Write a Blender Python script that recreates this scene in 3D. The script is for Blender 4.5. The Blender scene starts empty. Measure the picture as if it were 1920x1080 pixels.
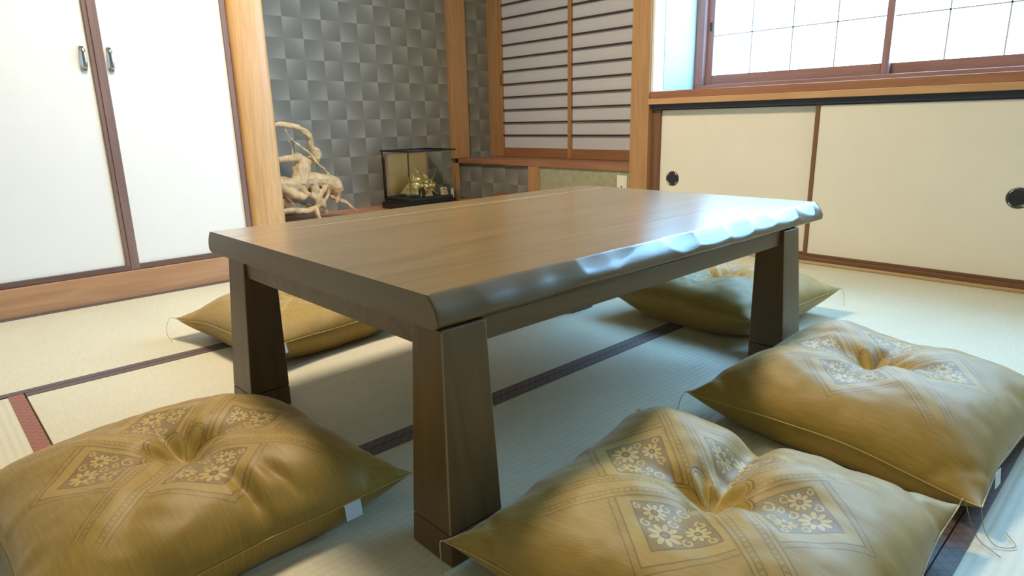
import bpy, bmesh, math, random
from mathutils import Matrix, Vector, noise

random.seed(7)
sc = bpy.context.scene
COL = sc.collection

# ------------------------------------------------------------------ camera
cam_d = bpy.data.cameras.new('camera'); cam = bpy.data.objects.new('camera', cam_d)
COL.objects.link(cam); sc.camera = cam
cam_d.sensor_width = 36.0; cam_d.sensor_fit = 'HORIZONTAL'
cam_d.lens = 1205.89 / 1920.0 * 36.0
cam_d.clip_start = 0.02
RT = Vector((0.72411438, -0.68936164, -0.02094988))
DN = Vector((-0.18731572, -0.16734289, -0.96794069))
FW = Vector((0.66375536, 0.70482401, -0.25030367))
CZ = 0.65
cam.matrix_world = Matrix(((RT.x, -DN.x, -FW.x, 0), (RT.y, -DN.y, -FW.y, 0), (RT.z, -DN.z, -FW.z, CZ), (0, 0, 0, 1)))

# ------------------------------------------------------------------ world, light levels, exposure
wd = bpy.data.worlds.new('world'); sc.world = wd; wd.use_nodes = True
bg = wd.node_tree.nodes['Background']
bg.inputs[0].default_value = (0.55, 0.75, 1.0, 1); bg.inputs[1].default_value = 1.2
PANE_GLOW = ((0.27, 0.60, 1.0), 16.5)      # daylight in the frosted window panes
LAMP_GLOW = ((1.0, 0.82, 0.61), 98.0)      # warm ceiling lamp
vs = sc.view_settings
vs.view_transform = 'Standard'; vs.look = 'None'; vs.gamma = 1.0; vs.use_curve_mapping = False
vs.exposure = 0.0

# ------------------------------------------------------------------ helpers
def tag(o, label=None, cat=None, group=None, kind=None):
    if label: o['label'] = label
    if cat: o['category'] = cat
    if group: o['group'] = group
    if kind: o['kind'] = kind
    return o

def wpos(o):
    p = Vector((0, 0, 0))
    while o is not None:
        p = p + o.location; o = o.parent
    return p

def empty(name, loc, parent=None):
    o = bpy.data.objects.new(name, None); COL.objects.link(o)
    o.empty_display_size = 0.1
    o.location = Vector(loc)
    if parent: o.parent = parent; o.location = Vector(loc) - wpos(parent)
    return o

def obj(name, bm, mat, parent=None, smooth=False, recalc=True):
    """bm holds world coordinates; the origin goes to the base of its bounds"""
    if recalc: bmesh.ops.recalc_face_normals(bm, faces=bm.faces[:])
    xs = [v.co.x for v in bm.verts]; ys = [v.co.y for v in bm.verts]; zs = [v.co.z for v in bm.verts]
    c = Vector(((min(xs) + max(xs)) / 2, (min(ys) + max(ys)) / 2, min(zs)))
    for v in bm.verts: v.co -= c
    me = bpy.data.meshes.new(name); bm.to_mesh(me); bm.free()
    me.materials.append(mat)
    if smooth: me.polygons.foreach_set('use_smooth', [True] * len(me.polygons))
    o = bpy.data.objects.new(name, me); COL.objects.link(o)
    o.location = c
    if parent: o.parent = parent; o.location = c - wpos(parent)
    return o

def box_bm(lo, hi, bev=0.0, bm=None):
    own = bm is None
    if own: bm = bmesh.new()
    vs_ = [bm.verts.new((x, y, z)) for x in (lo[0], hi[0]) for y in (lo[1], hi[1]) for z in (lo[2], hi[2])]
    fs = [bm.faces.new([vs_[i] for i in f]) for f in ((0, 1, 3, 2), (4, 6, 7, 5), (0, 4, 5, 1), (2, 3, 7, 6), (0, 2, 6, 4), (1, 5, 7, 3))]
    if bev > 0:
        es = list({e for f in fs for e in f.edges})
        bmesh.ops.bevel(bm, geom=es, offset=bev, segments=2, affect='EDGES', profile=0.5)
    return bm

def box(name, lo, hi, mat, parent=None, bev=0.0):
    return obj(name, box_bm(lo, hi, bev), mat, parent)

def hexa_bm(b, t, bev=0.0):
    """b, t: four bottom and four top corners (counter-clockwise)"""
    bm = bmesh.new()
    B = [bm.verts.new(p) for p in b]; T = [bm.verts.new(p) for p in t]
    bm.faces.new(B[::-1]); bm.faces.new(T)
    for i in range(4): bm.faces.new([B[i], B[(i + 1) % 4], T[(i + 1) % 4], T[i]])
    if bev > 0: bmesh.ops.bevel(bm, geom=bm.edges[:], offset=bev, segments=2, affect='EDGES', profile=0.5)
    return bm

def tube_bm(pts, rad, seg=8, bm=None, cap=True):
    if bm is None: bm = bmesh.new()
    pts = [Vector(p) for p in pts]
    if not isinstance(rad, (list, tuple)): rad = [rad] * len(pts)
    rings = []; up = None
    for i, p in enumerate(pts):
        a = pts[max(i - 1, 0)]; b = pts[min(i + 1, len(pts) - 1)]
        t = (b - a).normalized()
        if up is None:
            up = Vector((0, 0, 1)) if abs(t.z) < 0.9 else Vector((1, 0, 0))
        n = (up - t * up.dot(t)).normalized(); up = n
        m = t.cross(n)
        rings.append([bm.verts.new(p + (n * math.cos(k * 2 * math.pi / seg) + m * math.sin(k * 2 * math.pi / seg)) * rad[i]) for k in range(seg)])
    for r0, r1 in zip(rings, rings[1:]):
        for k in range(seg): bm.faces.new([r0[k], r0[(k + 1) % seg], r1[(k + 1) % seg], r1[k]])
    if cap: bm.faces.new(rings[0][::-1]); bm.faces.new(rings[-1])
    return bm

def spline(pts, n=8):
    """Catmull-Rom through pts (tuples of any length)"""
    out = []
    P = [tuple(2 * a - b for a, b in zip(pts[0], pts[1]))] + list(pts) + [tuple(2 * a - b for a, b in zip(pts[-1], pts[-2]))]
    for i in range(1, len(P) - 2):
        for k in range(n):
            t = k / n
            out.append(tuple(0.5 * (2 * b + (c - a) * t + (2 * a - 5 * b + 4 * c - d) * t * t + (-a + 3 * b - 3 * c + d) * t ** 3) for a, b, c, d in zip(P[i - 1], P[i], P[i + 1], P[i + 2])))
    out.append(tuple(pts[-1]))
    return out

def lathe_bm(prof, seg=32, bm=None, M=None):
    """prof: (r, h) pairs, turned about local z, then transformed by M"""
    if bm is None: bm = bmesh.new()
    M = M or Matrix.Identity(4)
    rings = []
    for r, hgt in prof:
        if r < 1e-6: rings.append([bm.verts.new(M @ Vector((0, 0, hgt)))])
        else: rings.append([bm.verts.new(M @ Vector((r * math.cos(k * 2 * math.pi / seg), r * math.sin(k * 2 * math.pi / seg), hgt))) for k in range(seg)])
    for a, b in zip(rings, rings[1:]):
        for k in range(seg):
            q = [a[k % len(a)], a[(k + 1) % len(a)], b[(k + 1) % len(b)], b[k % len(b)]]
            u = []
            for v in q:
                if v not in u: u.append(v)
            if len(u) >= 3: bm.faces.new(u)
    return bm

# ------------------------------------------------------------------ shader expressions
class NT:
    def __init__(self, name):
        self.m = bpy.data.materials.new(name); self.m.use_nodes = True
        self.t = self.m.node_tree; self.b = self.t.nodes['Principled BSDF']
    def node(self, typ, **kw):
        n = self.t.nodes.new(typ)
        for k, v in kw.items(): setattr(n, k, v)
        return n
    def link(self, a, b): self.t.links.new(a, b)

class X:
    """a scalar in a node tree, with arithmetic"""
    def __init__(s, nt, sock): s.nt = nt; s.s = sock
    def _op(s, op, *args):
        n = s.nt.node('ShaderNodeMath', operation=op)
        for i, a in enumerate((s,) + args):
            if isinstance(a, X): s.nt.link(a.s, n.inputs[i])
            else: n.inputs[i].default_value = a
        return X(s.nt, n.outputs[0])
    def __add__(s, o): return s._op('ADD', o)
    __radd__ = __add__
    def __sub__(s, o): return s._op('SUBTRACT', o)
    def __rsub__(s, o): return (s * -1.0) + o
    def __mul__(s, o): return s._op('MULTIPLY', o)
    __rmul__ = __mul__
    def __truediv__(s, o): return s._op('DIVIDE', o)
    def abs(s): return s._op('ABSOLUTE')
    def sqrt(s): return s._op('SQRT')
    def cos(s): return s._op('COSINE')
    def sin(s): return s._op('SINE')
    def fract(s): return s._op('FRACT')
    def floor(s): return s._op('FLOOR')
    def atan2(s, o): return s._op('ARCTAN2', o)
    def lt(s, o): return s._op('LESS_THAN', o)
    def gt(s, o): return s._op('GREATER_THAN', o)
    def max(s, o): return s._op('MAXIMUM', o)
    def min(s, o): return s._op('MINIMUM', o)
    def pow(s, o): return s._op('POWER', o)
    def below(s, edge, soft):
        """1 where s < edge, with a soft step"""
        n = s.nt.node('ShaderNodeMapRange', interpolation_type='SMOOTHSTEP')
        s.nt.link(s.s, n.inputs[0]); n.inputs[1].default_value = edge - soft; n.inputs[2].default_value = edge + soft
        n.inputs[3].default_value = 1.0; n.inputs[4].default_value = 0.0
        return X(s.nt, n.outputs[0])
    def line(s, at, w, soft=0.003):
        return (s - at).abs().below(w, soft)

def coords(nt, kind='Object', scale=(1, 1, 1), rot=(0, 0, 0)):
    tc = nt.node('ShaderNodeTexCoord'); mp = nt.node('ShaderNodeMapping')
    nt.link(tc.outputs[kind], mp.inputs[0]); mp.inputs['Scale'].default_value = scale; mp.inputs['Rotation'].default_value = rot
    return mp.outputs[0]

def world_xyz(nt):
    g = nt.node('ShaderNodeNewGeometry'); s = nt.node('ShaderNodeSeparateXYZ')
    nt.link(g.outputs['Position'], s.inputs[0])
    return [X(nt, s.outputs[i]) for i in range(3)]

def tex_noise(nt, vec, scale, detail=3.0, rough=0.55, dist=0.0):
    n = nt.node('ShaderNodeTexNoise'); nt.link(vec, n.inputs['Vector'])
    n.inputs['Scale'].default_value = scale; n.inputs['Detail'].default_value = detail
    n.inputs['Roughness'].default_value = rough; n.inputs['Distortion'].default_value = dist
    return X(nt, n.outputs[0])

def ramp(nt, x, stops):
    r = nt.node('ShaderNodeValToRGB'); nt.link(x.s, r.inputs[0])
    e = r.color_ramp.elements
    while len(e) < len(stops): e.new(0.5)
    for el, (p, c) in zip(e, stops): el.position = p; el.color = (*c, 1)
    return r.outputs[0]

def mixc(nt, fac, a, b):
    n = nt.node('ShaderNodeMix', data_type='RGBA')
    if isinstance(fac, X): nt.link(fac.s, n.inputs[0])
    else: n.inputs[0].default_value = fac
    for i, c in ((6, a), (7, b)):
        if isinstance(c, tuple): n.inputs[i].default_value = (*c, 1)
        else: nt.link(c, n.inputs[i])
    return n.outputs[2]

def bump(nt, x, strength=0.3, dist=0.002):
    n = nt.node('ShaderNodeBump'); nt.link(x.s, n.inputs['Height'])
    n.inputs['Strength'].default_value = strength; n.inputs['Distance'].default_value = dist
    nt.link(n.outputs[0], nt.b.inputs['Normal'])

def setp(nt, **kw):
    names = dict(rough='Roughness', metal='Metallic', spec='Specular IOR Level', coat='Coat Weight', coat_rough='Coat Roughness', sheen='Sheen Weight', sheen_rough='Sheen Roughness', trans='Transmission Weight', ior='IOR', alpha='Alpha')
    for k, v in kw.items(): nt.b.inputs[names[k]].default_value = v

def m_plain(name, col, rough=0.6, var=0.06, vscale=6.0, bumpy=0.0, bscale=120.0, **kw):
    nt = NT(name); v = coords(nt)
    n = tex_noise(nt, v, vscale, 4)
    lo = tuple(c * (1 - var) for c in col); hi = tuple(min(1, c * (1 + var)) for c in col)
    nt.link(ramp(nt, n, [(0.3, lo), (0.7, hi)]), nt.b.inputs['Base Color'])
    setp(nt, rough=rough, **kw)
    if bumpy: bump(nt, tex_noise(nt, v, bscale, 3), bumpy, 0.001)
    return nt.m

def m_wood(name, dark, light, axis=2, rough=0.45, fine=60.0, ring=1.0, bumpy=0.06, **kw):
    """grain stretched along the given axis"""
    nt = NT(name)
    sc1 = [1.0, 1.0, 1.0]; sc1[axis] = 0.06
    v = coords(nt, 'Object', tuple(sc1))
    g = tex_noise(nt, v, fine, 5, 0.6, 0.3)
    w = tex_noise(nt, v, 9.0 * ring, 3, 0.5, 0.8)
    f = ((w * 7.0).fract() - 0.5).abs() * 2.0
    x = g * 0.62 + f * 0.22 + w * 0.2
    nt.link(ramp(nt, x, [(0.25, dark), (0.5, tuple((a + b) / 2 for a, b in zip(dark, light))), (0.75, light)]), nt.b.inputs['Base Color'])
    setp(nt, rough=rough, **kw)
    if bumpy: bump(nt, g, bumpy, 0.001)
    return nt.m

def m_emit(name, col, strength):
    nt = NT(name); setp(nt, rough=0.4)
    nt.b.inputs['Base Color'].default_value = (0.8, 0.85, 0.9, 1)
    nt.b.inputs['Emission Color'].default_value = (*col, 1); nt.b.inputs['Emission Strength'].default_value = strength
    return nt.m

def m_metal(name, col, rough=0.25):
    nt = NT(name); v = coords(nt)
    n = tex_noise(nt, v, 40, 3)
    nt.link(ramp(nt, n, [(0.3, tuple(c * 0.85 for c in col)), (0.7, col)]), nt.b.inputs['Base Color'])
    setp(nt, rough=rough, metal=1.0); return nt.m

def m_wallpaper(name, ax, x0, z0, px=0.2405, pz=0.2275):
    """grey checked paper: four printed squares to a repeat, fine woven relief"""
    nt = NT(name); P = world_xyz(nt)
    a = ((P[ax] - x0) / px).fract() * 2.0 - 1.0
    b = ((P[2] - z0) / pz).fract() * 2.0 - 1.0
    if ax == 1: a = a * -1.0
    same = (a * b).gt(0.0)
    d = (a.abs() + b.abs()) * 0.5
    d2 = d * same + (1.0 - d) * (1.0 - same)
    wx = (P[ax] * 2 * math.pi / 0.0062).sin() * 0.5 + 0.5
    wz = (P[2] * 2 * math.pi / 0.0040).sin() * 0.5 + 0.5
    weave = wx * same * 0.6 + wz * (1.0 - same * 0.5)
    g = nt.node('ShaderNodeNewGeometry')
    blot = tex_noise(nt, g.outputs['Position'], 9.0, 3)
    f = d2.pow(1.25) * 0.8 + weave * 0.10 + (blot - 0.5) * 0.18
    nt.link(ramp(nt, f, [(0.0, (0.160, 0.160, 0.132)), (0.45, (0.222, 0.222, 0.192)), (1.0, (0.385, 0.38, 0.345))]), nt.b.inputs['Base Color'])
    setp(nt, rough=0.55, spec=0.3); bump(nt, weave, 0.25, 0.0006)
    return nt.m

def m_tatami(name, along):
    """rush matting: ribs along the mat's length, fine rush across"""
    nt = NT(name); P = world_xyz(nt); l, c = P[along], P[1 - along]
    ribs = (c * 2 * math.pi / 0.0155).sin() * 0.5 + 0.5
    rush = (l * 2 * math.pi / 0.0030).sin() * 0.5 + 0.5
    g = nt.node('ShaderNodeNewGeometry'); mp = nt.node('ShaderNodeMapping')
    nt.link(g.outputs['Position'], mp.inputs[0])
    s = [1, 1, 1]; s[along] = 9.0; mp.inputs['Scale'].default_value = s
    n = tex_noise(nt, mp.outputs[0], 22.0, 4, 0.6); big = tex_noise(nt, g.outputs['Position'], 3.0, 3)
    f = n * 0.5 + big * 0.3 + ribs * 0.12 + rush * 0.08
    nt.link(ramp(nt, f, [(0.25, (0.54, 0.52, 0.375)), (0.75, (0.71, 0.68, 0.52))]), nt.b.inputs['Base Color'])
    setp(nt, rough=0.5, spec=0.45); bump(nt, ribs.pow(0.6) * 0.8 + rush * 0.3 + n * 0.2, 0.45, 0.0012)
    return nt.m

def m_border(name, col, dark):
    """woven cloth edging with a diamond lattice"""
    nt = NT(name); P = world_xyz(nt)
    a = ((P[0] + P[1]) / 0.024).fract() - 0.5; b = ((P[0] - P[1]) / 0.024).fract() - 0.5
    lat = a.abs().min(b.abs()).below(0.10, 0.05)
    g = nt.node('ShaderNodeNewGeometry'); n = tex_noise(nt, g.outputs['Position'], 420.0, 2)
    c = mixc(nt, lat * 0.7, ramp(nt, n, [(0.3, tuple(x * 0.75 for x in col)), (0.7, col)]), dark)
    nt.link(c, nt.b.inputs['Base Color']); setp(nt, rough=0.6, sheen=0.15); bump(nt, n + lat * 0.5, 0.4, 0.0006)
    return nt.m

def m_brocade(name):
    """gold satin with the woven pattern: bands on the diagonals, four framed squares of daisies, a rosette round the tuft"""
    nt = NT(name)
    tc = nt.node('ShaderNodeTexCoord'); sp = nt.node('ShaderNodeSeparateXYZ'); nt.link(tc.outputs['UV'], sp.inputs[0])
    s = X(nt, sp.outputs[0]) * 2.0 - 1.0; t = X(nt, sp.outputs[1]) * 2.0 - 1.0
    p = (s + t) * 0.70711; q = (s - t) * 0.70711
    A = p.abs(); B = q.abs()
    mx = A.max(B); mn = A.min(B)
    r = (s * s + t * t).sqrt(); th = t.atan2(s)
    S = 0.004
    # rosette of eight heart shaped petals
    pet = (th * 4.0).cos().abs().pow(0.55)
    ro = 0.10 + pet * 0.125
    ros_d = r - ro
    ros = ros_d.below(0.0, S)
    ros_line = (ros_d.line(0.0, 0.005, S)).max(ros_d.line(-0.022, 0.003, S)).max(((th * 4.0).cos().abs().below(0.09, 0.05)) * ros)
    # squares
    insq = mx.below(0.475, S) * (1.0 - mn.below(0.135, S)) * (1.0 - ros)
    frame = mx.below(0.545, S) * (1.0 - mn.below(0.105, S)) * (1.0 - ros)
    fr_line = ((mx.line(0.548, 0.004, S)) + (mx.line(0.585, 0.003, S))) * (1.0 - mn.below(0.10, S))
    fr_line = fr_line.min(1.0)
    sq_line = (mx.line(0.475, 0.004, S) * (1.0 - mn.below(0.135, S))).max(mn.line(0.135, 0.004, S) * mx.below(0.475, S)) * (1.0 - ros)
    # bands
    band = mn.below(0.095, S) * mx.below(0.93, 0.04) * (1.0 - ros)
    bl = mn.line(0.092, 0.004, S).max(mn.line(0.066, 0.003, S)).max(mn.line(0.036, 0.003, S))
    bl = bl * mx.below(0.93, 0.04) * (1.0 - ros)
    dots = ((mx * 30.0).fract() - 0.5).abs().below(0.18, 0.06) * mn.line(0.051, 0.009, S) * mx.below(0.93, 0.04) * (1.0 - ros)
    # daisies
    petals = None; cores = None; outl = None
    for cx, cy, R in ((0.375, 0.375, 0.088), (0.375, 0.215, 0.066), (0.215, 0.375, 0.066)):
        dx = A - cx; dy = B - cy
        rr = (dx * dx + dy * dy).sqrt(); a = dy.atan2(dx)
        ca = (a * 4.5).cos().abs()
        lim = ca.pow(0.45) * R
        pm = (rr - lim).below(-0.003, 0.003) * (1.0 - (rr / R).below(0.27, 0.04))
        co = (rr / R).line(0.24, 0.06, 0.03)
        ol = (rr - lim).line(0.001, 0.004, 0.003) * (rr / R).below(1.05, 0.04)
        petals = pm if petals is None else petals.max(pm)
        cores = co if cores is None else cores.max(co)
        outl = ol if outl is None else outl.max(ol)
    # scrolling vine
    vine = None
    for cx, cy, R in ((0.195, 0.215, 0.035), (0.29, 0.30, 0.028), (0.44, 0.285, 0.026), (0.285, 0.44, 0.026), (0.305, 0.175, 0.026), (0.175, 0.305, 0.026), (0.45, 0.17, 0.02), (0.17, 0.45, 0.02), (0.235, 0.262, 0.02)):
        dx = A - cx; dy = B - cy
        rr = (dx * dx + dy * dy).sqrt(); a = dy.atan2(dx)
        v = (rr - R * (0.75 + 0.0) - a * (R * 0.10)).line(0.0, 0.0045, 0.002)
        vine = v if vine is None else vine.max(v)
    vine = vine * insq * (1.0 - petals)
    light = (petals * insq).max(vine)
    dark = (insq * 0.62 * (1.0 - light))
    # thread texture
    thr = ((s * 0.9 + t * 0.25) * 420.0).sin() * 0.5 + 0.5
    mp = nt.node('ShaderNodeMapping'); nt.link(tc.outputs['UV'], mp.inputs[0]); mp.inputs['Scale'].default_value = (60, 6, 1); mp.inputs['Rotation'].default_value = (0, 0, 0.25)
    streak = tex_noise(nt, mp.outputs[0], 2.2, 4, 0.6)
    base = ramp(nt, streak, [(0.25, (0.280, 0.180, 0.028)), (0.75, (0.385, 0.258, 0.052))])
    c = mixc(nt, (frame * 0.35).max(band * 0.30).max(ros * 0.45), base, (0.46, 0.32, 0.07))
    c = mixc(nt, dark, c, (0.155, 0.100, 0.030))
    c = mixc(nt, light * 0.85, c, (0.50, 0.36, 0.10))
    ink = (fr_line * 0.65).max(sq_line * 0.6).max(bl * 0.6).max(ros_line * 0.75).max(dots * 0.35).max(outl * insq * 0.55).max(cores * insq * 0.7)
    c = mixc(nt, ink, c, (0.085, 0.048, 0.012))
    nt.link(c, nt.b.inputs['Base Color'])
    setp(nt, rough=0.52, spec=0.42, sheen=0.22, sheen_rough=0.4); nt.b.inputs['Sheen Tint'].default_value = (1.0, 0.84, 0.86, 1)
    bump(nt, thr * 0.25 + streak * 0.15 + light * 0.5 - ink * 0.6, 0.2, 0.0006)
    return nt.m

M = {}
M['door_white'] = m_plain('white_paper', (0.87, 0.86, 0.81), 0.55, 0.015, 4, 0.05, 300)
M['fusuma'] = m_plain('cream_paper', (0.84, 0.80, 0.675), 0.6, 0.02, 5, 0.06, 260)
M['stile'] = m_wood('mauve_brown_wood', (0.175, 0.105, 0.088), (0.27, 0.17, 0.145), 2, 0.5, 50)
M['stile_x'] = m_wood('mauve_brown_wood_lengthwise', (0.10, 0.058, 0.045), (0.17, 0.10, 0.08), 0, 0.5, 50)
M['frame_y'] = m_wood('brown_frame_lengthwise', (0.13, 0.06, 0.03), (0.24, 0.12, 0.06), 1, 0.5, 50)
M['frame_z'] = m_wood('brown_frame', (0.13, 0.06, 0.03), (0.24, 0.12, 0.06), 2, 0.5, 50)
M['sill_x'] = m_wood('orange_board_x', (0.40, 0.20, 0.095), (0.56, 0.31, 0.16), 0, 0.5, 40)
M['post'] = m_wood('orange_post', (0.38, 0.200, 0.080), (0.51, 0.295, 0.135), 2, 0.45, 40)
M['post_pale'] = m_wood('pale_pillar', (0.50, 0.265, 0.095), (0.70, 0.42, 0.19), 2, 0.42, 28, 2.2, 0.3)
M['board_y'] = m_wood('reddish_board_y', (0.27, 0.11, 0.05), (0.40, 0.19, 0.095), 1, 0.42, 40)
M['shoji_frame_y'] = m_wood('shoji_rail', (0.28, 0.125, 0.05), (0.39, 0.19, 0.085), 1, 0.5, 50)
M['shoji_frame_z'] = m_wood('shoji_stile', (0.36, 0.18, 0.075), (0.48, 0.27, 0.125), 2, 0.5, 50)
M['slat'] = m_wood('dark_slat', (0.035, 0.022, 0.018), (0.07, 0.045, 0.035), 1, 0.5, 60)
M['paper'] = m_plain('shoji_paper', (0.66, 0.665, 0.69), 0.8, 0.015, 12, 0.04, 200)
M['sash_y'] = m_wood('sash_rail', (0.25, 0.115, 0.085), (0.35, 0.175, 0.13), 1, 0.4, 50)
M['sash_z'] = m_wood('sash_stile', (0.25, 0.125, 0.105), (0.36, 0.20, 0.17), 2, 0.4, 50)
M['track'] = m_plain('track_shade', (0.035, 0.04, 0.065), 0.5, 0.1)  # shadow of the track gap, put into the colour as navy
M['lip'] = m_wood('pale_lip', (0.42, 0.28, 0.12), (0.58, 0.42, 0.22), 1, 0.4, 50)
M['sill_lip'] = m_wood('orange_lip_y', (0.50, 0.27, 0.115), (0.62, 0.37, 0.18), 1, 0.45, 50)
M['plaster'] = m_plain('white_plaster', (0.80, 0.79, 0.74), 0.8, 0.02, 8, 0.1, 200)
M['beige'] = m_plain('greenish_beige_cloth', (0.36, 0.345, 0.225), 0.8, 0.12, 30, 0.3, 400)
M['window_tint'] = m_plain('window_light_tint', (0.50, 0.66, 0.67), 0.5, 0.02, 8)  # blue window light on the white reveal, put into the colour
M['ceil'] = m_wood('ceiling_boards', (0.30, 0.20, 0.11), (0.42, 0.30, 0.18), 0, 0.6, 20)
M['juraku'] = m_plain('brown_earth_plaster', (0.30, 0.26, 0.18), 0.9, 0.1, 30, 0.3, 200)  # two unseen walls, added and kept dark to cut bounced light
M['dirt'] = m_plain('subfloor', (0.2, 0.17, 0.12), 0.9)
M['wp_back'] = m_wallpaper('wallpaper_back', 0, 1.8680, 0.6835)
M['wp_end'] = m_wallpaper('wallpaper_end', 0, 3.0735, 1.0110)
M['wp_low'] = m_wallpaper('wallpaper_low', 1, 3.4290, 0.1330)
M['tat_x'] = m_tatami('tatami_x', 0)
M['tat_y'] = m_tatami('tatami_y', 1)
M['heri'] = m_border('mat_edging', (0.125, 0.075, 0.060), (0.030, 0.022, 0.030))
M['heri_red'] = m_border('mat_edging_red', (0.36, 0.115, 0.065), (0.15, 0.05, 0.035))
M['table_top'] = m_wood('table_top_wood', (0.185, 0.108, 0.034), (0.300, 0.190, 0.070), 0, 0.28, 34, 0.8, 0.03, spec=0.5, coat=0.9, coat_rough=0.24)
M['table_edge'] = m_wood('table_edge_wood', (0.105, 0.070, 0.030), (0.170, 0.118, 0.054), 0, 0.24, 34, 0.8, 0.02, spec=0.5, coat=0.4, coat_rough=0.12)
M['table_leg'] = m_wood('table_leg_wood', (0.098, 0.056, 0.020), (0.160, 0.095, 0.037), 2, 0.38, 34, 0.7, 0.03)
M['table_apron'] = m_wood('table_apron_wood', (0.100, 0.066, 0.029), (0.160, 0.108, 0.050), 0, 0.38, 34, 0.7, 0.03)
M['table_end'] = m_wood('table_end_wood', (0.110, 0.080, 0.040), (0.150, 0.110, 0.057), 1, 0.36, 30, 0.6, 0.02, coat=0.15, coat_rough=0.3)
M['inlay'] = m_plain('pale_inlay', (0.62, 0.48, 0.27), 0.35, 0.05)
M['inlay_dim'] = m_plain('dim_inlay', (0.30, 0.20, 0.09), 0.3, 0.05)
M['worn_edge_highlight'] = m_plain('worn_edge_highlight', (0.30, 0.20, 0.10), 0.4, 0.15)  # worn bevel edge, with its highlight painted into the colour
M['brocade'] = m_brocade('gold_brocade')
M['seam'] = m_plain('gold_seam', (0.48, 0.36, 0.13), 0.5, 0.1)
M['thread'] = m_plain('pale_thread', (0.42, 0.36, 0.22), 0.7, 0.1)
M['driftwood'] = m_plain('bleached_root', (0.60, 0.455, 0.26), 0.65, 0.30, 22, 0.9, 70)
M['chrome'] = m_metal('chrome', (0.62, 0.60, 0.58), 0.2)
M['dark_metal'] = m_metal('dark_metal', (0.12, 0.115, 0.11), 0.35)
M['cup'] = m_plain('dark_cup', (0.022, 0.024, 0.032), 0.35, 0.2)
M['gold'] = m_metal('gold', (0.95, 0.72, 0.26), 0.30)
M['gold_pale'] = m_metal('pale_gold', (0.95, 0.84, 0.52), 0.34)
M['silver'] = m_metal('silver', (0.85, 0.85, 0.82), 0.2)
M['goldleaf'] = m_plain('gold_leaf_paper', (0.70, 0.57, 0.27), 0.38, 0.12, 5, metal=0.55)
M['pinkwood'] = m_plain('rosewood_frame', (0.50, 0.29, 0.21), 0.4, 0.1)
M['black'] = m_plain('black_lacquer', (0.014, 0.016, 0.018), 0.25, 0.2)
M['greenblack'] = m_plain('dark_green_cloth', (0.035, 0.045, 0.042), 0.6, 0.2)
M['tagwood'] = m_plain('pale_nameplate', (0.66, 0.52, 0.30), 0.5, 0.06)
M['ink'] = m_plain('ink', (0.03, 0.025, 0.02), 0.7)
M['card'] = m_plain('white_card', (0.78, 0.80, 0.80), 0.6, 0.02)
M['plate'] = m_plain('ivory_plate', (0.80, 0.78, 0.66), 0.4, 0.01)
M['red'] = m_plain('red_lacquer', (0.36, 0.085, 0.03), 0.4, 0.1)
M['pane'] = m_emit('frosted_daylight', *PANE_GLOW)
M['lamp'] = m_emit('lamp_diffuser', *LAMP_GLOW)
M['muntin'] = m_plain('grey_muntin', (0.55, 0.55, 0.58), 0.5, 0.05)
_g = NT('clear_glass'); setp(_g, rough=0.02, trans=1.0, ior=1.12); _g.b.inputs['Base Color'].default_value = (0.97, 0.99, 0.98, 1); M['glass'] = _g.m
_t = NT('care_label'); _tv = coords(_t, 'Generated'); _ts = _t.node('ShaderNodeSeparateXYZ'); _t.link(_tv, _ts.inputs[0])
_l = (X(_t, _ts.outputs[2]) * 7.0).fract().below(0.38, 0.06) * tex_noise(_t, coords(_t, 'Generated', (40, 40, 6)), 1.0, 2).gt(0.47)
_t.link(mixc(_t, _l * 0.5, (0.72, 0.86, 0.92), (0.22, 0.38, 0.52)), _t.b.inputs['Base Color']); setp(_t, rough=0.5); M['care'] = _t.m

# ------------------------------------------------------------------ the room shell
XR, YL = 2.938, 2.857
X0, Y0, ZC = -0.75, -0.72, 2.40
def S(o, label, cat): return tag(o, label, cat, kind='structure')

floor = S(box('floor', (X0, Y0, -0.12), (XR, YL, -0.055), M['dirt']), 'floor of the room laid with cream tatami mats', 'floor')
mats = [  # x0, x1, y0, y1, long axis, edging
    (1.15, 2.930, 1.984, 2.853, 0, 'heri'), (X0, 1.146, 1.984, 2.853, 0, 'heri'),
    (0.140, 1.896, 1.086, 1.980, 0, 'heri'), (0.140, 1.896, 0.177, 1.082, 0, 'heri'),
    (1.900, 2.930, 0.177, 1.980, 1, 'heri'), (X0, 0.136, 0.177, 1.980, 1, 'heri_red'),
    (0.55, 2.930, Y0 + .004, 0.173, 0, 'heri'), (X0, 0.546, Y0 + .004, 0.173, 0, 'heri')]
HW = 0.026
for (a0, a1, b0, b1, ax, ed) in mats:
    m = box('tatami_mat', (a0, b0, -0.055), (a1, b1, 0.0), M['tat_x' if ax == 0 else 'tat_y'], floor, 0.002)
    w = HW if ed == 'heri' else 0.031
    for side in (0, 1):
        if ax == 0:
            y = b0 if side == 0 else b1 - w
            lo, hi = (a0 - .0005, y - (0.0008 if side == 0 else 0), -0.03), (a1 + .0005, y + w + (0.0008 if side else 0), 0.0014)
        else:
            x = a0 if side == 0 else a1 - w
            lo, hi = (x - (0.0008 if side == 0 else 0), b0 - .0005, -0.03), (x + w + (0.0008 if side else 0), b1 + .0005, 0.0014)
        if ax == 1 and ed == 'heri' and side == 1: continue
        box('border', lo, hi, M[ed], m)

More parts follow.
